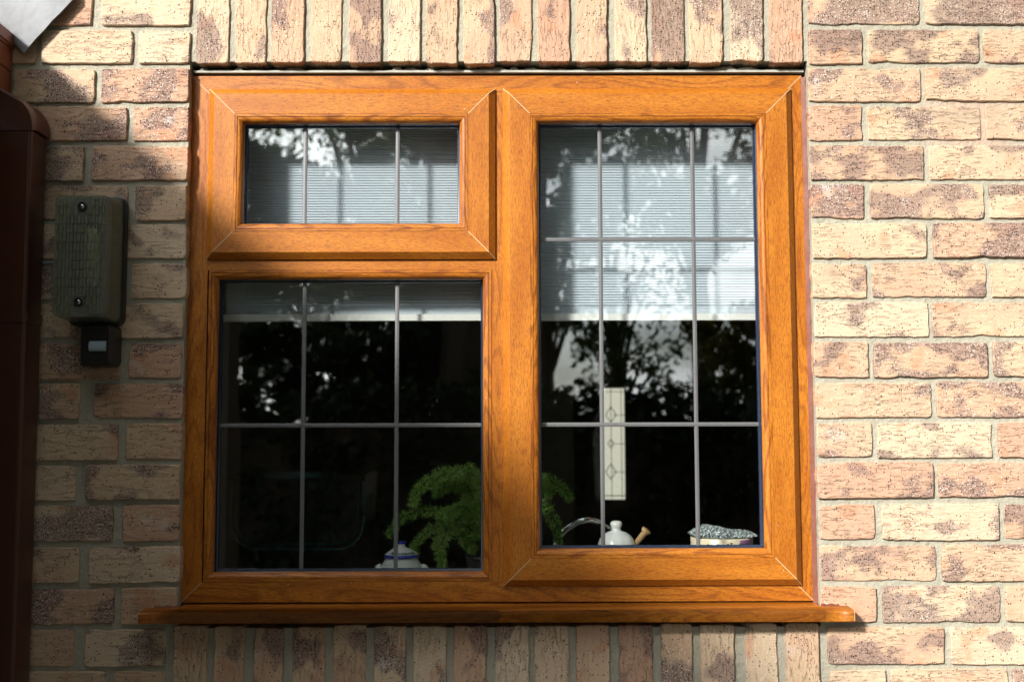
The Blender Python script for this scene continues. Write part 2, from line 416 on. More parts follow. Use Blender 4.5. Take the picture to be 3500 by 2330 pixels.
LEFT = {-1: [(346, 652), (None, 314)], 0: [(474.5, 650.6), (143, 451.6)], 1: [(346, 647), (46, 323)], 2: [(455, 636), (None, 432.5)],
        3: [(312, 636), (None, 285)], 4: [(461.5, 638), (None, 435)], 5: [(315, 636), (None, 285)], 6: [(447, 636), (None, 420)],
        7: [(318, 633), (None, 290)], 8: [(437.6, 631), (None, 409)], 9: [(317, 625.5), (133, 274)], 10: [(429, 620), (None, 403.5)],
        11: [(292, 616), (None, 259)], 12: [(418, 612.5), (None, 385.5)], 13: [(302.6, 609), (None, 270)], 14: [(413, 598), (None, 389)],
        15: [(288, 566), (None, 252)], 16: [(389, 562), (None, 364)], 17: [(288, 560), (None, 252)]}
SX0, SX1 = at(670, 100).x, at(2743, 100).x          # soldiers over the window
BX0, BX1 = at(591, 2250).x, at(2801, 2250).x        # soldiers under the sill
def run_right(x, z0, z1, first):
    L = first
    while x < WX1-.03:
        e = min(x+L, WX1); brick(x, e, z0+jz(), z1+jz(), push=None); x = e + .0098 + random.gauss(0, .0012); L = .2152 + random.gauss(0, .001)
def run_left(xe, z0, z1, first):
    L = first
    while xe > WX0+.03:
        b = max(xe-L, WX0); brick(b, xe, z0+jz(), z1+jz()); xe = b - .0105 + random.gauss(0, .0012); L = .215
i0 = -int((WZ1-Z0)/.075) ; i1 = int((Z0-WZ0)/.075)
for i in range(i0, i1):
    zt = Z0 - .075*i; zb = zt - .0652
    ypx = 111 + 134*i
    key = i if i in LEFT else (-1 if i < 0 and i % 2 else (0 if i < 0 else (15 if i % 2 else 16)))
    over = i <= 0 and i >= -2; under = 15 <= i <= 17
    # left of the opening
    segs = LEFT[key]; y = ypx if i in LEFT else (100 if i < 0 else 2260); y = ypx+60 if i in LEFT else y
    first = True
    for (a, b) in segs:
        xe = at(b, y).x; xb = at(a, y).x if a else xe-.215
        if first and 1 <= i <= 14: xe = XL + random.gauss(0, .0014)
        first = False
        brick(max(xb, WX0), xe, zb+jz(), zt+jz()); last = max(xb, WX0)
    run_left(last-.0105, zb, zt, .215)
    # right
    xs = XR + random.gauss(0, .0012)
    if over or i < -2: xs = max(xs, at(2763, 100).x)
    if under or i > 17: xs = at(2829 if i % 2 else 2834, 2200).x
    run_right(xs, zb, zt, .2152 if i % 2 else .1025)
    if i < -2 or i > 17:
        x = LEFTEND = at(LEFT[key][0][1], y).x + .0105
        k = 0
        while x < xs-.03:
            L = (.1025 if i % 2 else .215) if k == 0 else .215
            e = min(x+L, xs-.010); brick(x, e, zb+jz(), zt+jz()); x = e+.0102; k += 1
TOPX = [(670,782),(803,910.5),(927,1039),(1060,1167),(1193,1302.6),(1328,1435.7),(1456.7,1564),(1582.7,1690),(1708.6,1818),(1838.5,1948),(1971,2075),(2101,2210),(2228,2340),(2355.5,2470),(2498,2607.7),(2630.6,2742.7)]
for (a, b) in TOPX:
    brick(at(a, 130).x, at(b, 130).x, ZT+random.gauss(0, .0015), ZT+.2145, True)
BOTX = [(591,706),(730,833),(867,968),(1000,1111),(1137,1251),(1277.6,1386),(1412.6,1526),(1550,1664),(1693,1809),(1827,1944),(1970.5,2084.6),(2116,2230.5),(2259.7,2366),(2395,2511.7),(2549,2657.6),(2686.7,2800.8)]
for (a, b) in BOTX:
    brick(at(a, 2240).x, at(b, 2240).x, ZB-.2145-.006, ZB+random.gauss(0, .0015), True)
me = bpy.data.meshes.new('outer_bricks'); me.from_pydata(outer['v'], [], outer['f']); me.update()
brick_attrs(me, outer['co'], outer['r'], outer['r2'])
tag(link('outer_bricks', me, M['brick'], wall), kind='stuff')
# steel lintel lip with crumbs of mortar over it
zl = at(1700, 247, .016).z
lin = MB()
lin.extr_x([(.0175, zl), (.017, zl+.0040), (.021, zl+.0055), (.09, zl+.0055), (.09, zl+.0030), (.020, zl)], XL+.004, XR-.004)
lin.build('lintel', M['steel'], wall)
cr = MB(); x = XL+.012
while x < XR-.02:
    L = random.uniform(.015, .07); h = random.uniform(.002, .010)
    cr.face([(x, .024, zl+.0057), (x+L*.3, .017+random.uniform(0, .006), zl+.0058), (x+L, .022, zl+.0057), (x+L*.7, .027, zl+.0057+h), (x+L*.25, .026, zl+.0057+h*.8)])
    x += L*random.uniform(.8, 1.5)
cr.build('mortar_bedding', M['mortar'], wall, merge=False)

# ------------------------------------------------------------------ the window
YF, YS = .022, .006            # faces of the outer frame and of the sashes
FX0 = (at(619, 2050, YF).x + at(655, 300, YF).x)/2; FX1 = at(2781, 2040, YF).x
FZ0 = at(1700, 2055, YF).z; FZ1 = at(1700, 260, YF).z
win = empty('casement_window', ((FX0+FX1)/2, .05, FZ0), 'golden oak effect casement window with three leaded lights set in the brick wall', 'window')
FW = .0375
fr = MB().rect_frame(FX0, FX1, FZ0, FZ1, [(0, .075), (0, YF), (FW, YF), (FW, .085)], off=.4)
frame = fr.build('outer_frame', M['oak_fig'], win)
# glazed areas
vx0 = at(705, 886, YS+.011).x; vx1 = at(1693, 886, YS+.011).x; vz0 = at(1200, 886, YS+.011).z; vz1 = at(1200, 304.6, YS+.011).z
cx0 = at(1721, 1990, YS+.011).x; cx1 = (at(2742, 2000, YS+.011).x+at(2703, 320, YS+.011).x)/2; cz0 = at(2200, 2000, YS+.011).z; cz1 = vz1
bx0 = (at(713, 925, YF).x+at(695, 1985, YF).x)/2; bx1 = at(1681, 1500, YF).x; bz0 = at(1200, 1987, YF).z; bz1 = at(1200, 922, YF).z
MB().box(bx1, bx1+.060, YF+.0004, .085, FZ0+FW, FZ1-FW, 'z', 7.7).build('mullion', M['oak_fig'], win)
MB().box(FX0+FW, bx1, YF+.0008, .085, bz1, bz1+.058, 'x', 9.1).build('transom', M['oak'], win)
BEAD = lambda y: [(0, y), (.0003, y+.0004), (.0008, y-.0004), (.0052, y-.0003), (.0058, y+.0014), (.0066, y+.0002), (.0090, y+.0004), (.0125, y+.0024), (.0150, y+.0058), (.0166, y+.0105), (.0170, y+.0160)]
GASK = lambda y: [(.0166, y+.0145), (.0174, y+.0160), (.0178, y+.0255), (.0205, y+.0265), (.0215, y+.0300)]
YFB = .0218
def rails(parent, x0, x1, z0, z1, y, off):
    c = lambda d: [(x0+d, z0+d), (x1-d, z0+d), (x1-d, z1-d), (x0+d, z1-d)]
    P = BEAD(y)
    for k in range(4):
        mb = MB(); t = 0; o = off + k*2.3
        for i in range(len(P)-1):
            (d0, y0), (d1, y1) = P[i], P[i+1]; L = math.hypot(d1-d0, y1-y0)
            a0, b0, a1, b1 = c(d0)[k], c(d0)[(k+1) % 4], c(d1)[k], c(d1)[(k+1) % 4]
            al = (lambda p: p[0]) if k % 2 == 0 else (lambda p: p[1])
            mb.face([(a0[0], y0, a0[1]), (b0[0], y0, b0[1]), (b1[0], y1, b1[1]), (a1[0], y1, a1[1])],
                    [(al(a0)+o, t+o*.3), (al(b0)+o, t+o*.3), (al(b1)+o, t+L+o*.3), (al(a1)+o, t+L+o*.3)]); t += L
        mb.build('glazing_bead', M['oak_bead'], parent, angle=25)
def light(parent, x0, x1, z0, z1, y, off, vx, hz):
    """beads, gasket, pane and lead strips of one light; x0.. is the outer edge of the beads"""
    rails(parent, x0, x1, z0, z1, y, off)
    MB().rect_frame(x0, x1, z0, z1, GASK(y)).build('gasket', M['gasket'], parent, angle=40)
    yg = y + .0280
    MB().box(x0+.012, x1-.012, yg, yg+.004, z0+.012, z1-.012).build('glass_pane', M['glass'], parent)
    gx0, gx1, gz0, gz1 = x0+.0200, x1-.0200, z0+.0200, z1-.0200
    hw = .0040
    for x in vx:
        mb = MB()
        pr = [(-hw, -.0001), (-hw*.86, -.0009), (0, -.0014), (hw*.86, -.0009), (hw, -.0001)]
        for (xa, ya), (xb, yb) in zip(pr, pr[1:]):
            mb.face([(x+xa, yg+ya, gz0), (x+xb, yg+yb, gz0), (x+xb, yg+yb, gz1), (x+xa, yg+ya, gz1)])
        mb.build('lead_strip', M['lead'], parent)
    for z in hz:
        mb = MB(); pr = [(hw, -.0004), (hw*.86, -.0014), (0, -.0019), (-hw*.86, -.0014), (-hw, -.0004)]
        for (za, ya), (zb, yb) in zip(pr, pr[1:]):
            mb.face([(gx0, yg+yb, z+zb), (gx1, yg+yb, z+zb), (gx1, yg+ya, z+za), (gx0, yg+ya, z+za)])
        mb.build('lead_strip', M['lead'], parent)
SD = .0512
def sash(name, x0, x1, z0, z1, off, vx, hz):
    P = [(.006, YF-.0012), (0, YF-.0012), (0, YF-.0042), (.0118, YS+.0003), (.0124, YS), (SD, YS), (SD, YS+.03), (SD, .07), (.008, .07)]
    o = MB().rect_frame(x0, x1, z0, z1, P, off).build(name, M['oak'], win, angle=12)
    c = [(x0, z0, 1, 1), (x1, z0, -1, 1), (x1, z1, -1, -1), (x0, z1, 1, -1)]
    for (x, z, sx, sz) in c:                     # weld seams on the mitres
        mb = MB(); hw = .00055; q = [(0, YF-.0042), (.0118, YS+.0003), (.0124, YS), (SD, YS)]
        for (d0, y0), (d1, y1) in zip(q, q[1:]):
            p = lambda d, y, s: (x+sx*(d+s*hw), y-.00025, z+sz*(d-s*hw))
            mb.face([p(d0, y0, -1), p(d0, y0, 1), p(d1, y1, 1), p(d1, y1, -1)])
        mb.build('mitre_seam', M['seam'], o)
    light(o, x0+SD, x1-SD, z0+SD, z1-SD, YS, off+5, vx, hz)
    return o
yg = YS+.028
sash('vent_sash', vx0, vx1, vz0, vz1, 1.3, [at(1043, 600, yg).x, at(1359, 600, yg).x], [])
sash('casement_sash', cx0, cx1, cz0, cz1, 20.7, [at(2054, 1000, yg).x, at(2373, 1000, yg).x], [at(2200, 819, yg).z, at(2200, 1450, yg).z])
yg = YFB+.028
light(frame, bx0, bx1, bz0, bz1, YFB, 40.3, [at(1036, 1450, yg).x, at(1355.5, 1450, yg).x], [at(1200, 1453, yg).z])
for (x, z, sx, sz) in [(FX0, FZ0, 1, 1), (FX1, FZ0, -1, 1), (FX1, FZ1, -1, -1), (FX0, FZ1, 1, -1)]:
    hw = .0005; p = lambda d, s: (x+sx*(d+s*hw), YF-.0002, z+sz*(d-s*hw))
    MB().face([p(.001, -1), p(.001, 1), p(FW, 1), p(FW, -1)]).build('mitre_seam', M['seam'], frame)
MB().box(FX0+.002, FX1-.002, YF+.010, .085, FZ1+.0002, zl-.0004).build('head_void_fill', M['black'], win)  # black block put in for the dark void above the frame
# sill
sx0, sx1 = at(471, 2127, -.042).x, at(2921, 2127, -.042).x
zn = at(1700, 2127, -.042).z; zf = at(1700, 2062.5, YF).z; zt = at(1700, 2094, -.042).z
prof = [(-.042, zn+.001), (-.0412, zn), (-.030, zn), (-.030, zn+.010), (.05, zn+.010), (.05, zf+.003), (YF+.012, zf+.0025), (YF, zf), (-.036, zt+.0035), (-.0395, zt+.0022), (-.0415, zt-.0006), (-.042, zt-.003)]
horn = [(-.042, zn+.001), (-.0412, zn), (-.030, zn), (-.030, zn+.010), (-.0012, zn+.010), (-.0012, zt+.0035+(zf-zt-.0035)*(.0348/.058)), (-.036, zt+.0035), (-.0395, zt+.0022), (-.0415, zt-.0006), (-.042, zt-.003)]
sm = MB()
sm.extr_x(prof[::-1], XL+.003, XR-.003, .62); sm.extr_x(horn[::-1], sx0, XL+.003, .31); sm.extr_x(horn[::-1], XR-.003, sx1, .83)
sill = sm.build('window_sill', M['oak_sill'], win, angle=35)
for x, s in ((sx0, -1), (sx1, 1)):
    MB().extr_x([(a, b) for a, b in horn[::-1]], *( (x-.0012, x-.0001) if s < 0 else (x+.0001, x+.0012))).build('end_cap', M['seam'], sill)
MB().box(FX0, FX1, YF+.018, .075, zf-.004, FZ0-.0002).build('packer', M['black'], win)
# sealant
def bead_v(x, z0, z1, y, wbase, name, side):
    mb = MB(); n = 90; pr = []
    for i in range(n+1):
        z = z0+(z1-z0)*i/n; row = abs(((Z0-z)/.075) % 1)
        wv = wbase + .0016*math.sin(i*.9) + random.gauss(0, .0006) + (.0035 if row > .87 else 0)
        pr.append((z, wv))
    for (za, wa), (zb, wb) in zip(pr, pr[1:]):
        mb.face([(x, y, za), (x+side*wa, y-.004, za), (x+side*wb, y-.004, zb), (x, y, zb)])
        mb.face([(x+side*wa, y-.004, za), (x+side*(wa+.003), y+.004, za), (x+side*(wb+.003), y+.004, zb), (x+side*wb, y-.004, zb)])
    mb.build(name, M['seal'], win, angle=60)
bead_v(FX1-.0015, FZ0-.004, FZ1-.004, YF-.0008, .0095, 'sealant', 1)
bead_v(FX0+.0005, FZ0-.004, FZ1-.004, YF+.002, .0030, 'sealant', -1)
mb = MB(); n = 24
for (xa, xb) in ((sx0+.016, XL), (XR-.001, sx1-.016)):
    for k in range(n):
        a, b = xa+(xb-xa)*k/n, xa+(xb-xa)*(k+1)/n; zz = zt+.0035+(zf-zt-.0035)*.60
        ha, hb = .0032+.0010*math.sin(k*.55), .0032+.0010*math.sin((k+1)*.55)
        mb.face([(a, -.006, zz-.0005), (b, -.006, zz-.0005), (b, -.0012, zz+hb), (a, -.0012, zz+ha)])
mb.build('sealant', M['seal'], win)

# ------------------------------------------------------------------ room behind
def slab(name, *b, mat='wall_in'): return tag(MB().box(*b).build(name, M[mat]), kind='structure')
RX0, RX1, RY0, RY1 = -2.3, 2.3, .30, 3.7
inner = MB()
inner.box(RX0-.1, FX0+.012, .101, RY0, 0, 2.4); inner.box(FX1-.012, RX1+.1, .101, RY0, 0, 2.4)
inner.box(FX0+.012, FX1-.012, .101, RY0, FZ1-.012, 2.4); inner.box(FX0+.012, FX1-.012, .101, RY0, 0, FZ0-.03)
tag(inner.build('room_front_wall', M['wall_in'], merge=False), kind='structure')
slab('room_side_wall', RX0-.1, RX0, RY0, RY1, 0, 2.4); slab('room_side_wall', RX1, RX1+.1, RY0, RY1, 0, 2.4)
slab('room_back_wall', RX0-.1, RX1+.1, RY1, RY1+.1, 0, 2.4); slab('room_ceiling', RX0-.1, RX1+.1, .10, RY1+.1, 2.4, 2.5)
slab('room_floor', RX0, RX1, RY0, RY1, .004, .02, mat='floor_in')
WB = FZ0 + .002
wb = MB().box(FX0+.0125, FX1-.0125, .088, .36, WB-.022, WB).build('window_board', M['white_in'])
tag(wb, 'pale indoor window board behind the oak-coloured frame', 'window board')

# pleated blind
YB = .112; zb0 = at(1700, 1097, YB).z; zb1 = FZ1-.03; bxa, bxb = FX0+.052, FX1-.042
bl = empty('pleated_blind', ((bxa+bxb)/2, YB, zb1), 'white pleated blind with fine horizontal folds, drawn halfway down behind the glass', 'blind')
mb = MB(); z = zb1-.02; pts = []
while z > zb0+.014:
    p, dp_ = (.0052, .0040) if z > zb0+.034 else (.0026, .0014)
    pts += [(z, YB), (z-p*.12, YB-dp_), (z-p*.80, YB-dp_-.0006), (z-p*.92, YB)]; z -= p
for (za, ya), (zc, yc) in zip(pts, pts[1:]):
    mb.face([(bxa, ya, za), (bxb, ya, za), (bxb, yc, zc), (bxa, yc, zc)])
g = G('blind_fabric'); g.fin((.58, .65, .72), .85, Specular_IOR_Level=.1)
mb.build('pleated_fabric', g.m, bl, merge=True)
MB().box(bxa-.003, bxb+.003, YB-.012, YB+.008, zb0, zb0+.013).build('bottom_rail', plain('white_rail', (.74, .75, .72), .5), bl)
MB().box(bxa-.004, bxb+.004, YB-.014, YB+.012, zb1-.02, zb1+.004).build('head_rail', plain('white_head_rail', (.7, .7, .68), .4), bl)

# mustard jar
Yj = .175; j = at(1372, 1900, Yj); jr = .0335
jar = empty('mustard_jar', (j.x, Yj, WB), 'small white mustard jar with blue-rimmed lid and painted yellow flower', 'jar')
h = j.z - WB
body = MB().lathe((j.x, Yj, WB), [(0, .0), (.026, 0), (.038, .010), (.0425, h*.45), (.040, h*.75), (.0325, h-.006), (.0315, h-.002)], 40).build('body', M['ceramic'], jar, smooth=True)
for s in (-1, 1):
    ear = MB().lathe((0, 0, 0), [(0, -.0165), (.006, -.0145), (.0095, -.008), (.0108, 0), (.0095, .008), (.006, .0145), (0, .0165)], 20).build('handle', M['ceramic'], jar, smooth=True)
    for v in ear.data.vertices: v.co = (j.x+s*(.0465+v.co.z*-.18)+v.co.x, Yj+v.co.y*.7, WB+h*.52+v.co.z)
lid = MB().lathe((j.x, Yj, j.z), [(.031, -.004), (.0345, -.002), (.0355, .0005), (.0345, .003), (.033, .0045), (.026, .010), (.017, .0155), (.0085, .018), (.0068, .0215), (.0085, .0245), (.0090, .0275), (.0080, .0295), (0, .0305)], 40,
              mis=[0, 1, 1, 1, 0, 0, 0, 0, 0, 1, 1, 1]).build('lid', [M['ceramic'], M['blueglaze']], jar, smooth=True)
def text_mesh(txt, size, shear=.0):
    cu = bpy.data.curves.new('t', 'FONT'); cu.body = txt; cu.size = size; cu.shear = shear; cu.align_x = 'CENTER'; cu.offset = .0002
    o = bpy.data.objects.new('t', cu); COL.objects.link(o); dg = bpy.context.evaluated_depsgraph_get()
    me = bpy.data.meshes.new_from_object(o.evaluated_get(dg)); bpy.data.objects.remove(o); return me
tm = text_mesh('Moutarde', .0125, .35)
for v in tm.vertices:                                  # wrap on the lid's cone
    a = -math.pi/2 + v.co.x/.026*1.0 + .18; t = min(1, max(0, (v.co.y+.0015)/.0125)); r = .0330-.0105*t; z = .0042+.0078*t
    v.co = (j.x+(r+.0009)*math.cos(a), Yj+(r+.0009)*math.sin(a), j.z+z+.0007)
tag(link('lettering', tm, M['ink'], lid), kind='stuff')
mb = MB()
for k in range(7):
    a = k*.9; ca = -math.pi/2-.42
    px_, pz_ = .010*math.cos(a)*(.6+.4*(k % 2)), .0085*math.sin(a)*(.6+.4*(k % 2))
    q = []
    for dx, dz in ((-.003, -.002), (.003, -.003), (.004, .003), (-.002, .004)):
        an = ca+(px_+dx)/.041; q.append((j.x+.0432*math.cos(an), Yj+.0432*math.sin(an), WB+h*.50+pz_+dz))
    mb.face(q)
mb.build('painted_flower', M['yellow'], body, merge=False)

# white honey pot with dipper
Yp = .185; p = at(2107, 1853, Yp)
pot = empty('honey_pot', (p.x, Yp, WB), 'white ceramic honey pot with round lid knob behind the leaded casement', 'pot')
hh = p.z-WB
MB().lathe((p.x, Yp, WB), [(0, 0), (.03, 0), (.040, .012), (.042, hh*.6), (.0385, hh-.004)], 40).build('body', M['ceramic'], pot, smooth=True)
ld = MB().lathe((p.x, Yp, p.z-.004), [(.0375, 0), (.0368, .004), (.0345, .011), (.0285, .0185), (.0215, .0232), (.0190, .0245), (.0105, .0275), (.0088, .0300), (.0096, .0335), (.0118, .038), (.0120, .0415), (.0102, .0455), (.006, .0472), (0, .0475)], 40).build('lid', M['ceramic'], pot, smooth=True)
a, b = at(2163, 1870, Yp), at(2212, 1808, Yp-.01)
a = Vector(a); b = Vector(b); d = (b-a)
MB().tube([a, a+d*.80, a+d*.84, a+d*.90, a+d*.97, b], [.0055, .0062, .0080, .0098, .0098, .006], 14).build('dipper_handle', M['wood'], pot, smooth=True)

# chrome tap arch
Yt = .33; T = [at(1903, 1835, Yt), at(1935, 1806, Yt), at(1975, 1780, Yt), at(2010, 1773, Yt), at(2050, 1780, Yt+.02), at(2085, 1802, Yt+.04), at(2110, 1835, Yt+.06), at(2120, 1880, Yt+.07)]
zw = WB-.03
tap = empty('kitchen_tap', (T[-1].x, Yt+.07, zw), 'arched chrome kitchen tap behind the white honey pot', 'tap')
MB().tube([(T[0].x-.010, Yt, T[0].z-.03)]+T+[(T[-1].x, Yt+.07, zw)], .0088, 14).build('spout', M['chrome'], tap, smooth=True)
MB().lathe((T[-1].x, Yt+.07, zw), [(0, 0), (.024, 0), (.024, .02), (.012, .035), (0, .036)], 24).build('base', M['chrome'], tap, smooth=True)
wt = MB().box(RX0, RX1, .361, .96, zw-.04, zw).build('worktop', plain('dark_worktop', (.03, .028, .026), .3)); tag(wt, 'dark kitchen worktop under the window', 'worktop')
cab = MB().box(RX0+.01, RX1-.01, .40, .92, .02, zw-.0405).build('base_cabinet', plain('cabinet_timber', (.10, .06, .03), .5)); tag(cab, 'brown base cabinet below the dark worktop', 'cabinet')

# round pot holding a silver scourer
Yc = .175; c0 = at(2361, 1845, Yc); c1 = at(2572, 1845, Yc); pc = (c0+c1)/2; pr_ = (c1.x-c0.x)/2
zr = at(2466, 1842, Yc-pr_).z
sp = empty('round_dish', (pc.x, Yc, WB), 'cream round dish with lilac panel and dark lettering on the window board', 'dish')
hd = zr-WB
bd = MB().lathe((pc.x, Yc, WB), [(0, 0), (pr_*.92, 0), (pr_, .006), (pr_, hd-.002), (pr_-.0015, hd), (pr_-.004, hd-.001), (pr_-.005, .012), (0, .010)], 56).build('bowl', M['cream'], sp, smooth=True)
mb = MB()
for k in range(12):
    a0, a1 = [-math.pi/2+.42+.062*(k+i) for i in (0, 1)]; r_ = pr_+.0004
    mb.face([(pc.x+r_*math.cos(t), Yc+r_*math.sin(t), z) for t, z in ((a0, zr-.045), (a1, zr-.045), (a1, zr-.0028), (a0, zr-.0028))])
mb.build('lilac_panel', M['purple'], bd)
mb = MB()
def mark(pxx, dz, wdt, hgt):
    t = -math.pi/2 + math.asin(max(-1, min(1, (at(pxx, 1850, Yc-pr_*.9).x-pc.x)/pr_))); r_ = pr_+.0008; q = wdt/r_/2
    mb.face([(pc.x+r_*math.cos(a), Yc+r_*math.sin(a), zr-dz-z) for a, z in ((t-q, 0), (t+q, 0), (t+q, hgt), (t-q, hgt))])
for pxx, dz, wd, hg in ((2366, .010, .004, .002), (2373, .009, .003, .006), (2422, .0105, .004, .002), (2422, .011, .0015, .008), (2434, .011, .005, .0016), (2453, .0098, .006, .0018), (2453, .010, .002, .008), (2486, .0085, .004, .004), (2497, .0072, .006, .0016), (2497, .0075, .002, .010), (2530, .0085, .006, .0015), (2527, .0088, .0016, .008), (2541, .009, .005, .0015), (2549, .0088, .0015, .007), (2556, .009, .005, .0015)):
    mark(pxx, dz, wd, hg)
tag(mb.build('lettering', M['door'], bd, merge=False), kind='stuff')
sc0 = at(2362, 1825, Yc); sc1 = at(2573, 1830, Yc)
mb = MB(); NX, NY = 110, 44
def sc_h(u, v):
    e = (1-abs(2*u-1)**5)*(1-abs(2*v-1)**4)
    return e*(.0125+.004*math.sin(u*5.5+.5)+.003*math.sin(v*4+u*3))
V = [[None]*(NY+1) for _ in range(NX+1)]; V2 = [[None]*(NY+1) for _ in range(NX+1)]
for a in range(NX+1):
    for b in range(NY+1):
        u, v = a/NX, b/NY; hgt = sc_h(u, v); jj = .0014*random.gauss(0, 1)
        V[a][b] = (pc.x-.061+.124*u+random.gauss(0, .0006), Yc-.045+.09*v+random.gauss(0, .0006), zr+.0045+hgt+jj)
        V2[a][b] = (V[a][b][0], V[a][b][1], zr+.0045-.004*(1-abs(2*u-1)**3))
for a in range(NX):
    for b in range(NY):
        mb.face([V[a][b], V[a+1][b], V[a+1][b+1], V[a][b+1]]); mb.face([V2[a][b], V2[a][b+1], V2[a+1][b+1], V2[a+1][b]])
    mb.face([V2[a][0], V2[a+1][0], V[a+1][0], V[a][0]])
g = G('silver_scourer'); cc_ = objco(g); n1 = g.voro(cc_, 480)
g.fin(g.mix(g.ramp(g.noise(cc_, 350, 2), .4, .62), (.10, .16, .16), (.85, .90, .92)), .3, g.bump(n1.outputs['Distance'], 1., .002), Metallic=.75)
so_ = mb.build('scouring_pad', g.m, None, merge=False); tag(so_, 'sparkling silver scouring pad resting on the round cream dish', 'scourer')

# dark lidded box with a handle bar behind the fixed light
Yk = .47
k0, k1 = at(790, 1700, Yk), at(1243, 1700, Yk); zk0, zk1 = at(1000, 1884, Yk).z, at(1000, 1625, Yk).z
kb = empty('dark_food_container', ((k0.x+k1.x)/2, Yk+.12, zw), 'dark glossy container with highlights coloured teal on rim and handle bar, standing in the unlit kitchen', 'container')
def rrect(x0, x1, z0, z1, r, sag=0., n=8):
    P = []
    for cx_, cz_, s in ((x0+r, z0+r, 180), (x1-r, z0+r, 270)):
        for q in range(n+1):
            t = R(s+90*q/n); x_ = cx_+r*math.cos(t); P.append((x_, cz_+r*math.sin(t)))
    P2 = [(x_, z_ - sag*(1-((x_-(x0+x1)/2)/((x1-x0)/2))**2)) for x_, z_ in P]
    return [(x0, z1)] + P2 + [(x1, z1)]
pf = rrect(k0.x, k1.x, zk0+.012, zk1-.012, .05, .012)
mb = MB(); back = [(x_, Yk+.24, max(z_, zw)) for x_, z_ in pf]
fr_ = [(x_, Yk, z_) for x_, z_ in pf]
mb.face(fr_); mb.face(back[::-1])
for q in range(len(pf)): mb.face([fr_[q], back[q], back[(q+1) % len(pf)], fr_[(q+1) % len(pf)]])
mb.build('body', M['darkbin'], kb)
MB().tube([(x_, Yk-.003, z_) for x_, z_ in pf], .0028, 8, cap=False).build('rim', M['teal'], kb, smooth=True)
pf2 = rrect(k0.x+.012, k1.x-.012, zk0+.024, zk1-.02, .045, .012)
MB().tube([(x_, Yk-.002, z_) for x_, z_ in pf2], .0012, 6, cap=False).build('inner_rim', M['teal'], kb, smooth=True)
MB().box(k0.x-.004, k1.x+.004, Yk-.008, Yk+.245, zk1-.012, zk1+.004).build('lid', M['darkbin'], kb)
ha, hb = at(905, 1622, Yk-.03), at(1098, 1622, Yk-.03)
MB().tube([(ha.x, Yk-.03, ha.z), (hb.x, Yk-.03, ha.z)], .0095, 16).build('handle', M['teal'], kb, smooth=True)
for x_ in (ha.x-.008, hb.x+.008): MB().box(x_-.010, x_+.010, Yk-.038, Yk-.008, ha.z-.020, ha.z+.007).build('handle_bracket', M['darkbin'], kb)
MB().box((k0.x+k1.x)/2-.1, (k0.x+k1.x)/2+.1, Yk+.05, Yk+.2, zw, zk0+.01).build('base', M['darkbin'], kb)

# feathery house plant
Yq = .235; rt = at(1660, 1900, Yq)
plant = empty('feathery_house_plant', (rt.x, Yq, WB), 'feathery green house plant with drooping fronds beside the mustard jar', 'plant')
MB().lathe((rt.x, Yq, WB), [(0, 0), (.030, 0), (.042, .055), (.044, .06), (.036, .06), (.034, .05), (0, .05)], 24).build('pot', plain('plant_pot', (.03, .025, .025), .4), plant, smooth=True)
LV = []; LF = []; LR = []; stems = MB()
def frond(pts, width, dens=1.0, tone=.5):
    """curved spray with little needle sprigs on both sides"""
    pts = [Vector(p) for p in pts]; n = 26; C = []
    for i in range(n+1):
        t = i/n*(len(pts)-1); k = min(int(t), len(pts)-2); u = t-k
        p0, p1, p2, p3 = pts[max(k-1, 0)], pts[k], pts[k+1], pts[min(k+2, len(pts)-1)]
        C.append(.5*((2*p1)+(p2-p0)*u+(2*p0-5*p1+4*p2-p3)*u*u+(3*p1-p0-3*p2+p3)*u**3))
    stems.tube(C, [.0014*(1-.7*i/n) for i in range(n+1)], 5, cap=False)
    for i in range(3, n+1):
        p = C[i]; d = (C[i]-C[i-1]).normalized(); wv = width*(math.sin(math.pi*min(1, (i/n)**.8))*.8+.25)
        for s in (-1, 1):
            for q in range(int(2*dens)+1):
                side = d.cross(Vector((random.gauss(0, .4), -1, random.gauss(0, .5)))).normalized()*s
                ax = (side+d*random.uniform(.3, .9)+Vector((random.gauss(0, .2), random.gauss(0, .35), random.gauss(0, .2)-.15))).normalized()
                L = wv*random.uniform(.55, 1.1); m_ = 6
                for e in range(m_):
                    b = p+ax*L*(e+.5)/m_
                    for z_ in range(2):
                        nd = (ax*.8+Vector((random.gauss(0, .7), random.gauss(0, .7), random.gauss(0, .7)))).normalized()*random.uniform(.006, .012)
                        wd = nd.cross(Vector((random.gauss(0, 1), random.gauss(0, 1), random.gauss(0, 1)))).normalized()*.0010
                        k0_ = len(LV); LV.extend([b-wd, b+wd, b+nd+wd*.3, b+nd-wd*.3]); LF.append([k0_, k0_+1, k0_+2, k0_+3])
                        LR.extend([min(1, max(0, tone+random.gauss(0, .2)))]*4)
A = lambda x_, y_, dy=0.: at(x_, y_, Yq+dy)
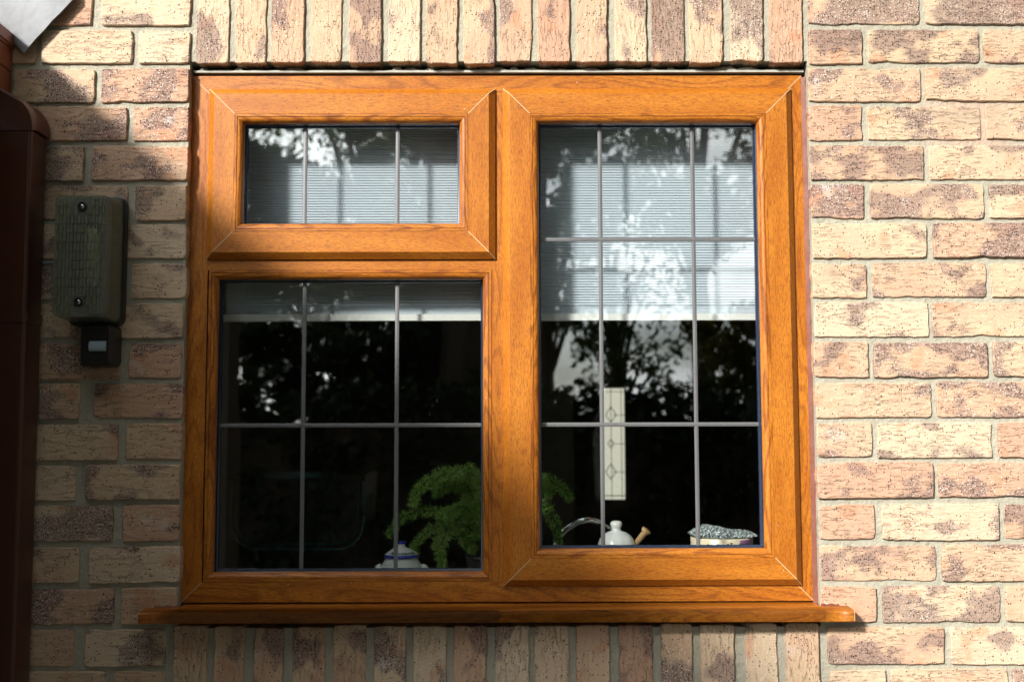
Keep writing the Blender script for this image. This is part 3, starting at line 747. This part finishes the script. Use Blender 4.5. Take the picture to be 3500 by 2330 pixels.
for P_, wd_, tn in [
    ([(1655,1880),(1620,1700),(1540,1620),(1440,1660),(1412,1722)], 0.0149, .55),
    ([(1655,1880),(1600,1660),(1520,1622),(1470,1660)], 0.0136, .45),
    ([(1655,1880),(1650,1680),(1600,1612),(1540,1625)], 0.0149, .6),
    ([(1655,1880),(1640,1720),(1560,1660),(1490,1690)], 0.0124, .55),
    ([(1655,1880),(1600,1760),(1480,1745),(1380,1765),(1332,1822)], 0.0099, .25),
    ([(1655,1880),(1600,1740),(1540,1750),(1500,1770)], 0.0124, .35),
    ([(1655,1880),(1620,1740),(1560,1760),(1510,1840),(1490,1870)], 0.0149, .6),
    ([(1655,1880),(1620,1760),(1570,1790),(1590,1850),(1618,1880)], 0.0136, .65),
    ([(1655,1880),(1600,1800),(1540,1800),(1505,1870),(1510,1925)], 0.0136, .4),
    ([(1655,1880),(1560,1790),(1470,1810),(1415,1870),(1418,1890)], 0.0068, .45),
    ([(1655,1880),(1650,1740),(1620,1700),(1580,1740)], 0.0149, .65),
    ([(1655,1880),(1660,1720),(1640,1640),(1610,1650)], 0.0161, .75),
    ([(1660,1880),(1720,1690),(1830,1640),(1910,1660),(1945,1700)], 0.0136, .3),
    ([(1660,1880),(1730,1730),(1840,1720),(1900,1790),(1910,1850)], 0.0124, .2),
    ([(1660,1880),(1700,1660),(1780,1630),(1880,1690)], 0.0136, .3)]:
    ddy = random.uniform(-.05, .04)
    frond([A(x_, y_, ddy*(q/len(P_))) for q, (x_, y_) in enumerate(P_)], wd_*1.3, 1.0, tn+.12)
me = pym('fronds', LV, LF); a_ = me.attributes.new('rnd', 'FLOAT', 'POINT'); a_.data.foreach_set('value', np.asarray(LR, 'f'))
link('fronds', me, mat_leaf('frond_green', (.18, .38, .06), (.55, .74, .24), .5), plant)
stems.build('stems', plain('plant_stem', (.09, .07, .03), .6), plant, merge=False)

# inner door with a leaded glass panel
Yd = 3.0; d0, d1 = at(2052, 1326, Yd), at(2138, 1706, Yd)
dr = empty('inner_door', ((d0.x+d1.x)/2+.3, Yd+.03, .02), 'dark inner door with one narrow bright leaded glass panel', 'door')
dx0, dx1 = d0.x-.12, d0.x+.66
mb = MB(); mb.box(dx0, d0.x, Yd, Yd+.04, .02, 2.0); mb.box(d1.x, dx1, Yd, Yd+.04, .02, 2.0); mb.box(d0.x, d1.x, Yd, Yd+.04, d0.z, 2.0); mb.box(d0.x, d1.x, Yd, Yd+.04, .02, d1.z)
mb.build('door_leaf', M['door'], dr, merge=False)
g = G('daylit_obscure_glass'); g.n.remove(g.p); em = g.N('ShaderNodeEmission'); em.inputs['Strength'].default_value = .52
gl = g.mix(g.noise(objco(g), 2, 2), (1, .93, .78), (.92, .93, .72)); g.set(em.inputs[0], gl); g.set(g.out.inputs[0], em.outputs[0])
pn = MB().box(d0.x, d1.x, Yd+.015, Yd+.02, d1.z, d0.z).build('glass_panel', g.m, dr)
lead2 = plain('grey_came', (.22, .23, .17), .5)
def came(x0_, y0_, x1_, y1_, wd=.004):
    wd *= .6
    a, b = at(x0_, y0_, Yd+.012), at(x1_, y1_, Yd+.012); d = (b-a).normalized(); n_ = Vector((d.z, 0, -d.x))*wd/2
    MB().face([a-n_, b-n_, b+n_, a+n_]).build('came', lead2, pn)
came(2087, 1328, 2092, 1704, .005); came(2122, 1328, 2127, 1704, .005); came(2053, 1338, 2137, 1338); came(2053, 1693, 2137, 1693, .007)
for yy, sz in ((1418, 18), (1516, 10), (1612, 18)):
    came(2095, yy, 2137, yy, .004)
    for q in ((0, -sz*1.6, sz, 0), (sz, 0, 0, sz*1.4), (0, sz*1.4, -sz, 0), (-sz, 0, 0, -sz*1.6)): came(2088+q[0], yy+q[1], 2088+q[2], yy+q[3], .006)
pole = at(2205, 1450, 2.2)
po = MB().tube([(pole.x, 2.2, .02), (pole.x, 2.2, 1.52)], .014, 12).tube([(pole.x, 2.2, 1.52), (pole.x, 2.2, 1.56)], [.018, .010], 12).build('pole', plain('dark_blue_paint', (.02, .03, .06), .35), None, smooth=True)
tag(po, 'slim dark blue pole standing upright in front of the inner door', 'pole')

# ------------------------------------------------------------------ bulkhead light with sensor
Yb, Yl = -.012, -.083
bx_r = at(428, 900, Yb).x; lx0, lx1 = at(183, 880, Yl).x, at(367, 880, Yl).x
lz1, lz0 = at(270, 668, Yl).z, at(270, 1082, Yl).z
bx_l = lx0-(bx_r-lx1)+.012; bz1, bz0 = lz1+.012, lz0-.010
lamp = empty('bulkhead_light', ((bx_l+bx_r)/2, 0, (lz0+lz1)/2), 'smoky ribbed bulkhead light with motion sensor below, fixed to the shaded bricks', 'wall light')
def rr4(x0, x1, z0, z1, r, n=5):
    P = []
    for cx_, cz_, s in ((x1-r, z1-r, 0), (x0+r, z1-r, 90), (x0+r, z0+r, 180), (x1-r, z0+r, 270)):
        for q in range(n+1): t = R(s+90*q/n); P.append((cx_+r*math.cos(t), cz_+r*math.sin(t)))
    return P
def loft(mb, rings, cap0=False, cap1=True, mi=0):
    for A_, B_ in zip(rings, rings[1:]):
        n = len(A_)
        for k in range(n): mb.face([A_[k], A_[(k+1) % n], B_[(k+1) % n], B_[k]], None, mi)
    if cap0: mb.face(rings[0][::-1], None, mi)
    if cap1: mb.face(rings[-1], None, mi)
    return mb
ring = lambda P, y: [(x_, y, z_) for x_, z_ in P]
loft(MB(), [ring(rr4(bx_l, bx_r, bz0, bz1, .016), -.0005), ring(rr4(bx_l, bx_r, bz0, bz1, .016), Yb-.006), ring(rr4(bx_l+.003, bx_r-.003, bz0+.003, bz1-.003, .014), Yb-.008)]).build('back_plate', M['black'], lamp)
g = G('smoky_ribbed_plastic'); cc_ = objco(g)
g.fin(g.mix(g.noise(cc_, 25, 4), (.19, .205, .165), (.30, .315, .255)), .14, Specular_IOR_Level=.5)
tr = g.N('ShaderNodeBsdfTransparent'); tr.inputs[0].default_value = (.75, .80, .68, 1)
ms = g.N('ShaderNodeMixShader'); ms.inputs[0].default_value = .50; g.set(ms.inputs[1], g.p.outputs[0]); g.set(ms.inputs[2], tr.outputs[0]); g.set(g.out.inputs[0], ms.outputs[0])
mb = MB()
dI = .010
o_ = (bx_l+.004, bx_r-.004, bz0+.004, bz1-.004); i_ = (lx0, lx1, lz0, lz1)
lp = lambda t: tuple(a+(b-a)*t for a, b in zip(o_, i_))
loft(mb, [ring(rr4(*lp(0), .014), Yb-.0085), ring(rr4(*lp(.72), .012), Yl+.016), ring(rr4(*lp(.90), .011), Yl+.004), ring(rr4(*lp(1.), .010), Yl+.0005)])
# staggered moulded tiles on the front
nr_, tw = 13, .0128; hgt = (lz1-lz0-.008)/nr_; scr = []
xm = (lx0+lx1)/2
for r_ in range(nr_):
    z0_ = lz1-.004-hgt*(r_+1); x_ = lx0+.003 - (tw*.5 if r_ % 2 else 0)
    while x_ < lx1-.003:
        xa, xb = max(x_, lx0+.003), min(x_+tw, lx1-.003)
        if xb-xa > .003 and not (r_ in (0, 1, 11, 12) and xa < xm+.010 and xb > xm-.010):
            for (ya, xs_, xe_, up_) in ((-.0034, xa+.0008, xa+(xb-xa)*.55, .0014), (-.0012, xa+(xb-xa)*.55, xb-.0012, .0040)):
                q0 = [(xs_, Yl, z0_+.0006), (xe_, Yl, z0_+.0006), (xe_, Yl, z0_+hgt-.0004), (xs_, Yl, z0_+hgt-.0004)]
                q1 = [(xs_+.0006, Yl+ya, z0_+.0006+up_), (xe_-.0009, Yl+ya, z0_+.0006+up_), (xe_-.0009, Yl+ya, z0_+hgt-.0016), (xs_+.0006, Yl+ya, z0_+hgt-.0016)]
                loft(mb, [q0, q1])
        x_ += tw
# ribs on the two long sides
nrib = 46
for s, xo, xi in ((1, lp(.06)[1], lp(.74)[1]), (-1, lp(.06)[0], lp(.74)[0])):
    for k in range(nrib):
        z_ = lz0+.012+(lz1-lz0-.024)*k/(nrib-1)
        mb.face([(xo+s*.0016, Yb-.010, z_), (xi+s*.0016, Yl+.017, z_), (xi+s*.0001, Yl+.017, z_+.0021), (xo+s*.0001, Yb-.010, z_+.0021)])
        mb.face([(xo+s*.0016, Yb-.010, z_), (xi+s*.0016, Yl+.017, z_), (xi+s*.0001, Yl+.017, z_-.0021), (xo+s*.0001, Yb-.010, z_-.0021)])
mb.build('diffuser', g.m, lamp, merge=False)
MB().tube([(xm+.006, -.045, lz1-.055), (xm+.006, -.045, lz1-.085), (xm+.006, -.045, lz0+.075), (xm+.006, -.045, lz0+.06)], [.008, .014, .014, .009], 14).build('bulb', plain('frosted_bulb', (.75, .72, .60), .4), lamp, smooth=True)
def disc(x_, y_, z_, prof, n=20):
    mb = MB()
    for (r0, h0), (r1, h1) in zip(prof, prof[1:]):
        for k in range(n):
            a, b = 2*math.pi*k/n, 2*math.pi*(k+1)/n
            q = [(x_+r0*math.cos(a), y_-h0, z_+r0*math.sin(a)), (x_+r0*math.cos(b), y_-h0, z_+r0*math.sin(b)), (x_+r1*math.cos(b), y_-h1, z_+r1*math.sin(b)), (x_+r1*math.cos(a), y_-h1, z_+r1*math.sin(a))]
            mb.face(q if r1 > 1e-6 else q[:3])
    return mb
for pxs, pys in ((281, 707), (268, 1032)):
    P = at(pxs, pys, Yl)
    rc_ = disc(P.x, Yl, P.z, [(.0088, .0004), (.0085, .0022), (.0072, .0022), (.0068, .0006), (0, .0006)]).build('screw_recess', M['black'], lamp)
    sc_ = disc(P.x, Yl, P.z, [(.0046, .0007), (.0044, .0022), (.003, .0031), (0, .0034)]).build('screw', M['screw'], rc_, smooth=True)
    MB().box(P.x-.0026, P.x+.0026, Yl-.0038, Yl-.0030, P.z-.0005, P.z+.0005).box(P.x-.0005, P.x+.0005, Yl-.0039, Yl-.0031, P.z-.0026, P.z+.0026).build('cross_slot', M['black'], sc_, merge=False)
s0, s1 = at(305, 1165, -.055), at(361, 1200, -.055)
sbx0, sbx1 = s0.x-.022, s1.x+.004
sen = loft(MB(), [ring(rr4(sbx0, sbx1+.006, s1.z-.026, bz0-.0005, .010), -.0008), ring(rr4(sbx0, sbx1+.006, s1.z-.026, bz0-.0005, .010), -.038), ring(rr4(sbx0+.006, sbx1, s1.z-.018, bz0-.004, .010), -.052)], cap0=True).build('sensor_housing', M['black'], lamp)
MB().extr_x([(-.0525, s1.z), (-.0560, s1.z+.002), (-.0585, (s0.z+s1.z)/2), (-.0560, s0.z-.002), (-.0525, s0.z)][::-1], s0.x, s1.x).build('sensor_lens', plain('bluish_sensor_lens', (.30, .38, .46), .35), sen, angle=40)
cg = at(160, 900, -.012)
MB().tube([(cg.x-.03, -.012, cg.z), (bx_l+.004, -.012, cg.z)], .0032, 10).tube([(bx_l-.008, -.012, cg.z), (bx_l+.003, -.012, cg.z)], .006, 10).build('cable', plain('grey_cable', (.18, .18, .18), .5), lamp, smooth=True)

# ------------------------------------------------------------------ garage wing at the left
ex = at(40, 250, 0).x; ez0, ez1 = at(42, 325, 0).z, at(37, 172, 0).z
gar = empty('garage_wing', (ex-1.2, -1.6, 0), 'low side wing of the house with brown fascia and grey lead flashing', 'building')
GL = 2.25
mb = MB(); xw = ex-.115
mb.face([(xw, -.002, 0), (xw, -GL, 0), (xw, -GL, ez0), (xw, -.002, ez0)], [(0, 0), (GL, 0), (GL, ez0), (0, ez0)])
mb.box(xw-2.4, xw-.001, -GL, -.004, 0, ez0)
mb.build('wall', plain('darkened_boarding', (.055, .036, .022), .7, nscale=12, namt=.3), gar, merge=False)  # colour darkened so the wing's reflection in the panes stays dim
fa = MB()
fa.box(ex-.022, ex, -GL-.1, -.0015, ez0, (ez0+ez1)/2-.001); fa.box(ex-.022, ex+.0012, -GL-.1, -.0015, (ez0+ez1)/2+.001, ez1)
tp = at(57, 140, 0).x
for (xa, xb, za, zb_) in ((ex-.02, tp-.003, ez1, ez1+.005), (ex-.02, tp, ez1+.005, ez1+.026)):
    fa.box(xa, xb, -GL-.1, -.0015, za, zb_)
fa.build('fascia', M['brown_l'], gar, merge=False)
MB().box(xw, ex-.022, -GL-.1, -.0015, ez0+.003, ez0+.012).build('soffit', M['brown_l'], gar)
rs = .5
MB().face([(ex-.02, -GL-.15, ez1+.027), (ex-.02, -.10, ez1+.027), (tp-2.6, -.10, ez1+.027+rs*2.6), (tp-2.6, -GL-.15, ez1+.027+rs*2.6)]).face(
    [(ex-.02, -GL-.15, ez1+.040), (ex-.02, -.10, ez1+.040), (tp-2.6, -.10, ez1+.040+rs*2.6), (tp-2.6, -GL-.15, ez1+.040+rs*2.6)]).face(
    [(ex-.02, -GL-.15, ez1+.027), (ex-.02, -.10, ez1+.027), (ex-.02, -.10, ez1+.040), (ex-.02, -GL-.15, ez1+.040)]).build('roof', M['tile'], gar, merge=False)
# lead flashing: a dressed sheet lying on the wall above the eave
out = [(255, -8), (205, 45), (178, 71), (150, 104), (124, 130), (101, 157), (62, 122), (20, 78), (-60, 20), (-120, -10), (-120, -200), (255, -200)]
Yfl = -.018
def sheet(pts, ys):
    mb = MB(); F = [at(x_, y_, Y_) for (x_, y_), Y_ in zip(pts, ys)]; B = [p_+Vector((0, .0028, 0)) for p_ in F]; n = len(F)
    mb.face(F); mb.face(B[::-1])
    for k in range(n): mb.face([F[k], B[k], B[(k+1) % n], F[(k+1) % n]])
    return mb
fo = sheet(out, [Yfl]*len(out)).build('lead_flashing', M['leadsheet'], gar)
# its lower edge dressed back over the eave
sheet([(101, 157), (81, 183), (60, 171), (44, 150), (10, 112), (-60, 60), (-60, 20.5), (20, 78.5), (62, 122.5)], [Yfl, Yfl+.008, Yfl+.014, Yfl+.014, Yfl+.014, Yfl+.014, Yfl, Yfl, Yfl]).build('dressed_lip', M['leadsheet'], fo)

ev = MB().box(ex+.30, WX1+.6, -.50, .12, 2.76, 2.80).box(ex+.30, WX1+.6, -.52, -.50, 2.74, 2.93).build('sky_blocking_eaves', M['brown_l'], None, merge=False)  # unseen overhang added to keep high sky light off the wall
tag(ev, 'unseen brown overhang added high above the brick wall to block sky light', 'eaves')
# ------------------------------------------------------------------ downpipe
Yp0 = -.085
pxr = at(100, 700, Yp0).x
pw = .105
dp = empty('downpipe', (pxr-pw/2, -.05, 0), 'dark brown square plastic downpipe with collar beside the bulkhead light', 'downpipe')
def pipe(x0, x1, y0, y1, z0, z1, r, name, mat=M['brown']):
    P = []
    for cx_, cy_, s in ((x1-r, y0+r, 270), (x1-r, y1-r, 0), (x0+r, y1-r, 90), (x0+r, y0+r, 180)):
        for q in range(5): t = R(s+90*q/4); P.append((cx_+r*math.cos(t), cy_+r*math.sin(t)))
    return loft(MB(), [[(x_, y_, z) for x_, y_ in P] for z in (z0, z1)], True, True).build(name, mat, dp, angle=35)
zj = at(100, 447, Yp0).z; zc1, zc0 = at(95, 1064, Yp0).z, at(95, 1100, Yp0).z
pipe(pxr-pw, pxr, Yp0, -.014, .03, zj, .007, 'pipe')
pipe(pxr-pw-.002, pxr+.0025, Yp0-.0025, -.011, zc0, zc1, .008, 'collar')
# shoulder: swept bend leaning towards the eave
prof = [at(108, 447, Yp0), at(108, 425, Yp0), at(104, 400, Yp0), at(94, 375, Yp0), at(75, 352, Yp0), at(45, 335, Yp0), at(0, 309, Yp0), at(-90, 258, Yp0)]
xl_ = pxr-pw-.002
mb = MB()
fr_ = [(p_.x+.0015, Yp0-.002, p_.z) for p_ in prof] + [(prof[-1].x, Yp0-.002, zj+.02), (xl_, Yp0-.002, zj)]
bv = [(x_-.004, y_, z_) for x_, y_, z_ in fr_]
md = [(x_+.004, Yp0+.006, z_+.003) for x_, y_, z_ in fr_]
bk_ = [(x_+.004, -.013, z_+.003) for x_, y_, z_ in fr_]
loft(mb, [bk_, md, fr_], True, True)
mb.build('bend', M['brown'], dp, angle=40)
MB().box(pxr-pw+.02, pxr-.02, -.0145, -.0005, zc0+.004, zc1-.004).build('bracket', M['brown'], dp)

# ------------------------------------------------------------------ garden behind the camera (seen in the panes)
def leaves(name, centres, radii, counts, size, mat, parent, flat=.0):
    V_, R_ = [], []
    for c_, r_, n_ in zip(centres, radii, counts):
        d = rng.normal(size=(n_, 3)); d /= np.linalg.norm(d, axis=1)[:, None]
        p = np.asarray(c_) + d*np.asarray(r_)*(rng.random((n_, 1))**.45)
        a = rng.normal(size=(n_, 3)); a /= np.linalg.norm(a, axis=1)[:, None]
        b = np.cross(a, rng.normal(size=(n_, 3))); b /= np.linalg.norm(b, axis=1)[:, None]
        s = size*rng.uniform(.6, 1.4, (n_, 1))
        V_.append(np.stack([p-a*s, p+b*s*.5, p+a*s, p-b*s*.5], 1).reshape(-1, 3)); R_.append(np.repeat(rng.random(n_), 4))
    V_ = np.concatenate(V_); R_ = np.concatenate(R_); n_ = len(V_)//4
    me = bpy.data.meshes.new(name); me.vertices.add(n_*4); me.vertices.foreach_set('co', V_.astype('f').ravel())
    me.loops.add(n_*4); me.loops.foreach_set('vertex_index', np.arange(n_*4, dtype='i'))
    me.polygons.add(n_); me.polygons.foreach_set('loop_start', np.arange(0, n_*4, 4, dtype='i')); me.update()
    a = me.attributes.new('rnd', 'FLOAT', 'POINT'); a.data.foreach_set('value', R_.astype('f'))
    return link(name, me, mat, parent)
leafm = mat_leaf('garden_leaf', (.03, .055, .012), (.08, .12, .03), .3)
leafd = mat_leaf('evergreen_leaf', (.012, .026, .008), (.035, .055, .018), .12)
leafy = mat_leaf('autumn_leaf', (.09, .10, .02), (.22, .17, .03), .3)
bark = plain('bark', (.09, .065, .045), .9, nscale=20, namt=.4)
def tree(name, label, x, y, h, crown, clumps, per, size, mat, base, sx=1., grp='garden trees'):
    t = empty(name, (x, y, 0), label, 'tree', grp)
    top = Vector((x, y, h*.8)); tr_ = MB()
    tr_.tube([(x, y, 0), (x+.03, y, h*.3), (x-.05, y+.03, h*.55), top], [h*.030, h*.023, h*.016, h*.006], 9)
    cs, rs_, ns = [], [], []
    for k in range(clumps):
        a_ = rng.uniform(0, 2*math.pi); rr = math.sqrt(rng.random())*crown*sx; zz = base+(h-base)*rng.random()
        f_ = 1-abs((zz-(base+h)/2)/((h-base)/2))**2*.7
        c_ = (x+rr*f_*math.cos(a_), y+rr*f_*math.sin(a_), zz); cs.append(c_); rs_.append((crown*.30, crown*.30, crown*.19)); ns.append(per)
        if k % 3 == 0: tr_.tube([(x, y, max(base*.7, zz*.6)), ((x+c_[0])/2, (y+c_[1])/2, zz*.85), c_], [h*.010, h*.006, h*.002], 5, cap=False)
    tr_.build('trunk', bark, t, merge=False)
    leaves('crown', cs, rs_, ns, size, mat, t)
# hedge
hd = empty('garden_hedge', (0, -9.2, 0), 'tall clipped evergreen hedge across the back of the garden', 'hedge')
cs, rs_, ns = [], [], []
for x_ in np.arange(-9, 11, .42):
    for z_ in np.arange(.25, 1.75, .36):
        cs.append((x_+rng.normal()*.08, -9.2+rng.normal()*.12, z_+rng.normal()*.06)); rs_.append((.36, .42, .32)); ns.append(300)
leaves('foliage', cs, rs_, ns, .055, leafd, hd)
MB().box(-9, 11, -9.35, -9.1, 0, 1.6).build('woody_core', bark, hd)
tree('dense_evergreen_tree', 'dense dark evergreen tree standing at the left of the hedge', -2.9, -10.6, 4.7, 1.5, 60, 420, .06, leafd, .6)
tree('dense_evergreen_tree', 'broad dark evergreen tree rising over the middle of the hedge', -1.1, -11.2, 4.1, 1.25, 60, 420, .06, leafd, .6)
tree('garden_tree', 'tall loose-leaved tree with open crown behind the evergreens', -2.2, -15.5, 8.2, 2.4, 60, 200, .075, leafm, 3.2)
tree('garden_tree', 'slim leafy tree with gaps of sky, right of the hedge middle', 2.8, -14.5, 7.4, 2.0, 46, 170, .070, leafm, 4.4)
tree('garden_tree', 'leafy tree with thin bent trunk, left of the slim one', .5, -13.6, 6.6, 1.25, 40, 190, .065, leafm, 3.0)
tree('garden_tree', 'low yellowing tree just behind the right end of the hedge', 3.2, -11.4, 3.3, 1.0, 26, 260, .06, leafy, 1.2)
tree('garden_tree', 'young airy tree with thin twigs between the taller ones', 1.5, -12.4, 3.0, .9, 20, 55, .05, leafm, 1.6)
tree('garden_tree', 'sparse twiggy tree with open branches against the bright sky', 1.45, -13.2, 5.0, 1.35, 30, 60, .05, leafm, 2.3)
tree('sky_blocking_tree', 'huge tree added to block sky light, high crown over the middle of the garden', -.45, -9.9, 12.0, 3.6, 80, 190, .13, leafm, 5.0)  # added to block mid-height sky; its crown also reflects at the panes' tops
tree('sky_blocking_tree', 'unseen large spreading tree added at the right to block sky light', 7.5, -6.5, 12.5, 4.6, 90, 240, .17, leafm, 2.0)  # unseen tree, added so less sky light reaches the wall
tree('sky_blocking_tree', 'unseen tall dense tree added at the far right corner to block sky light', 9.5, -13.5, 14.0, 4.8, 90, 240, .17, leafm, 2.5)  # another unseen tree added to cut the sky light
tree('sky_blocking_tree', 'unseen tall dark tree added beyond the house wing to block sky light', -13.5, -7.5, 9.5, 3.6, 80, 220, .16, leafd, 2.0)  # unseen too, added to cut sky light from the left
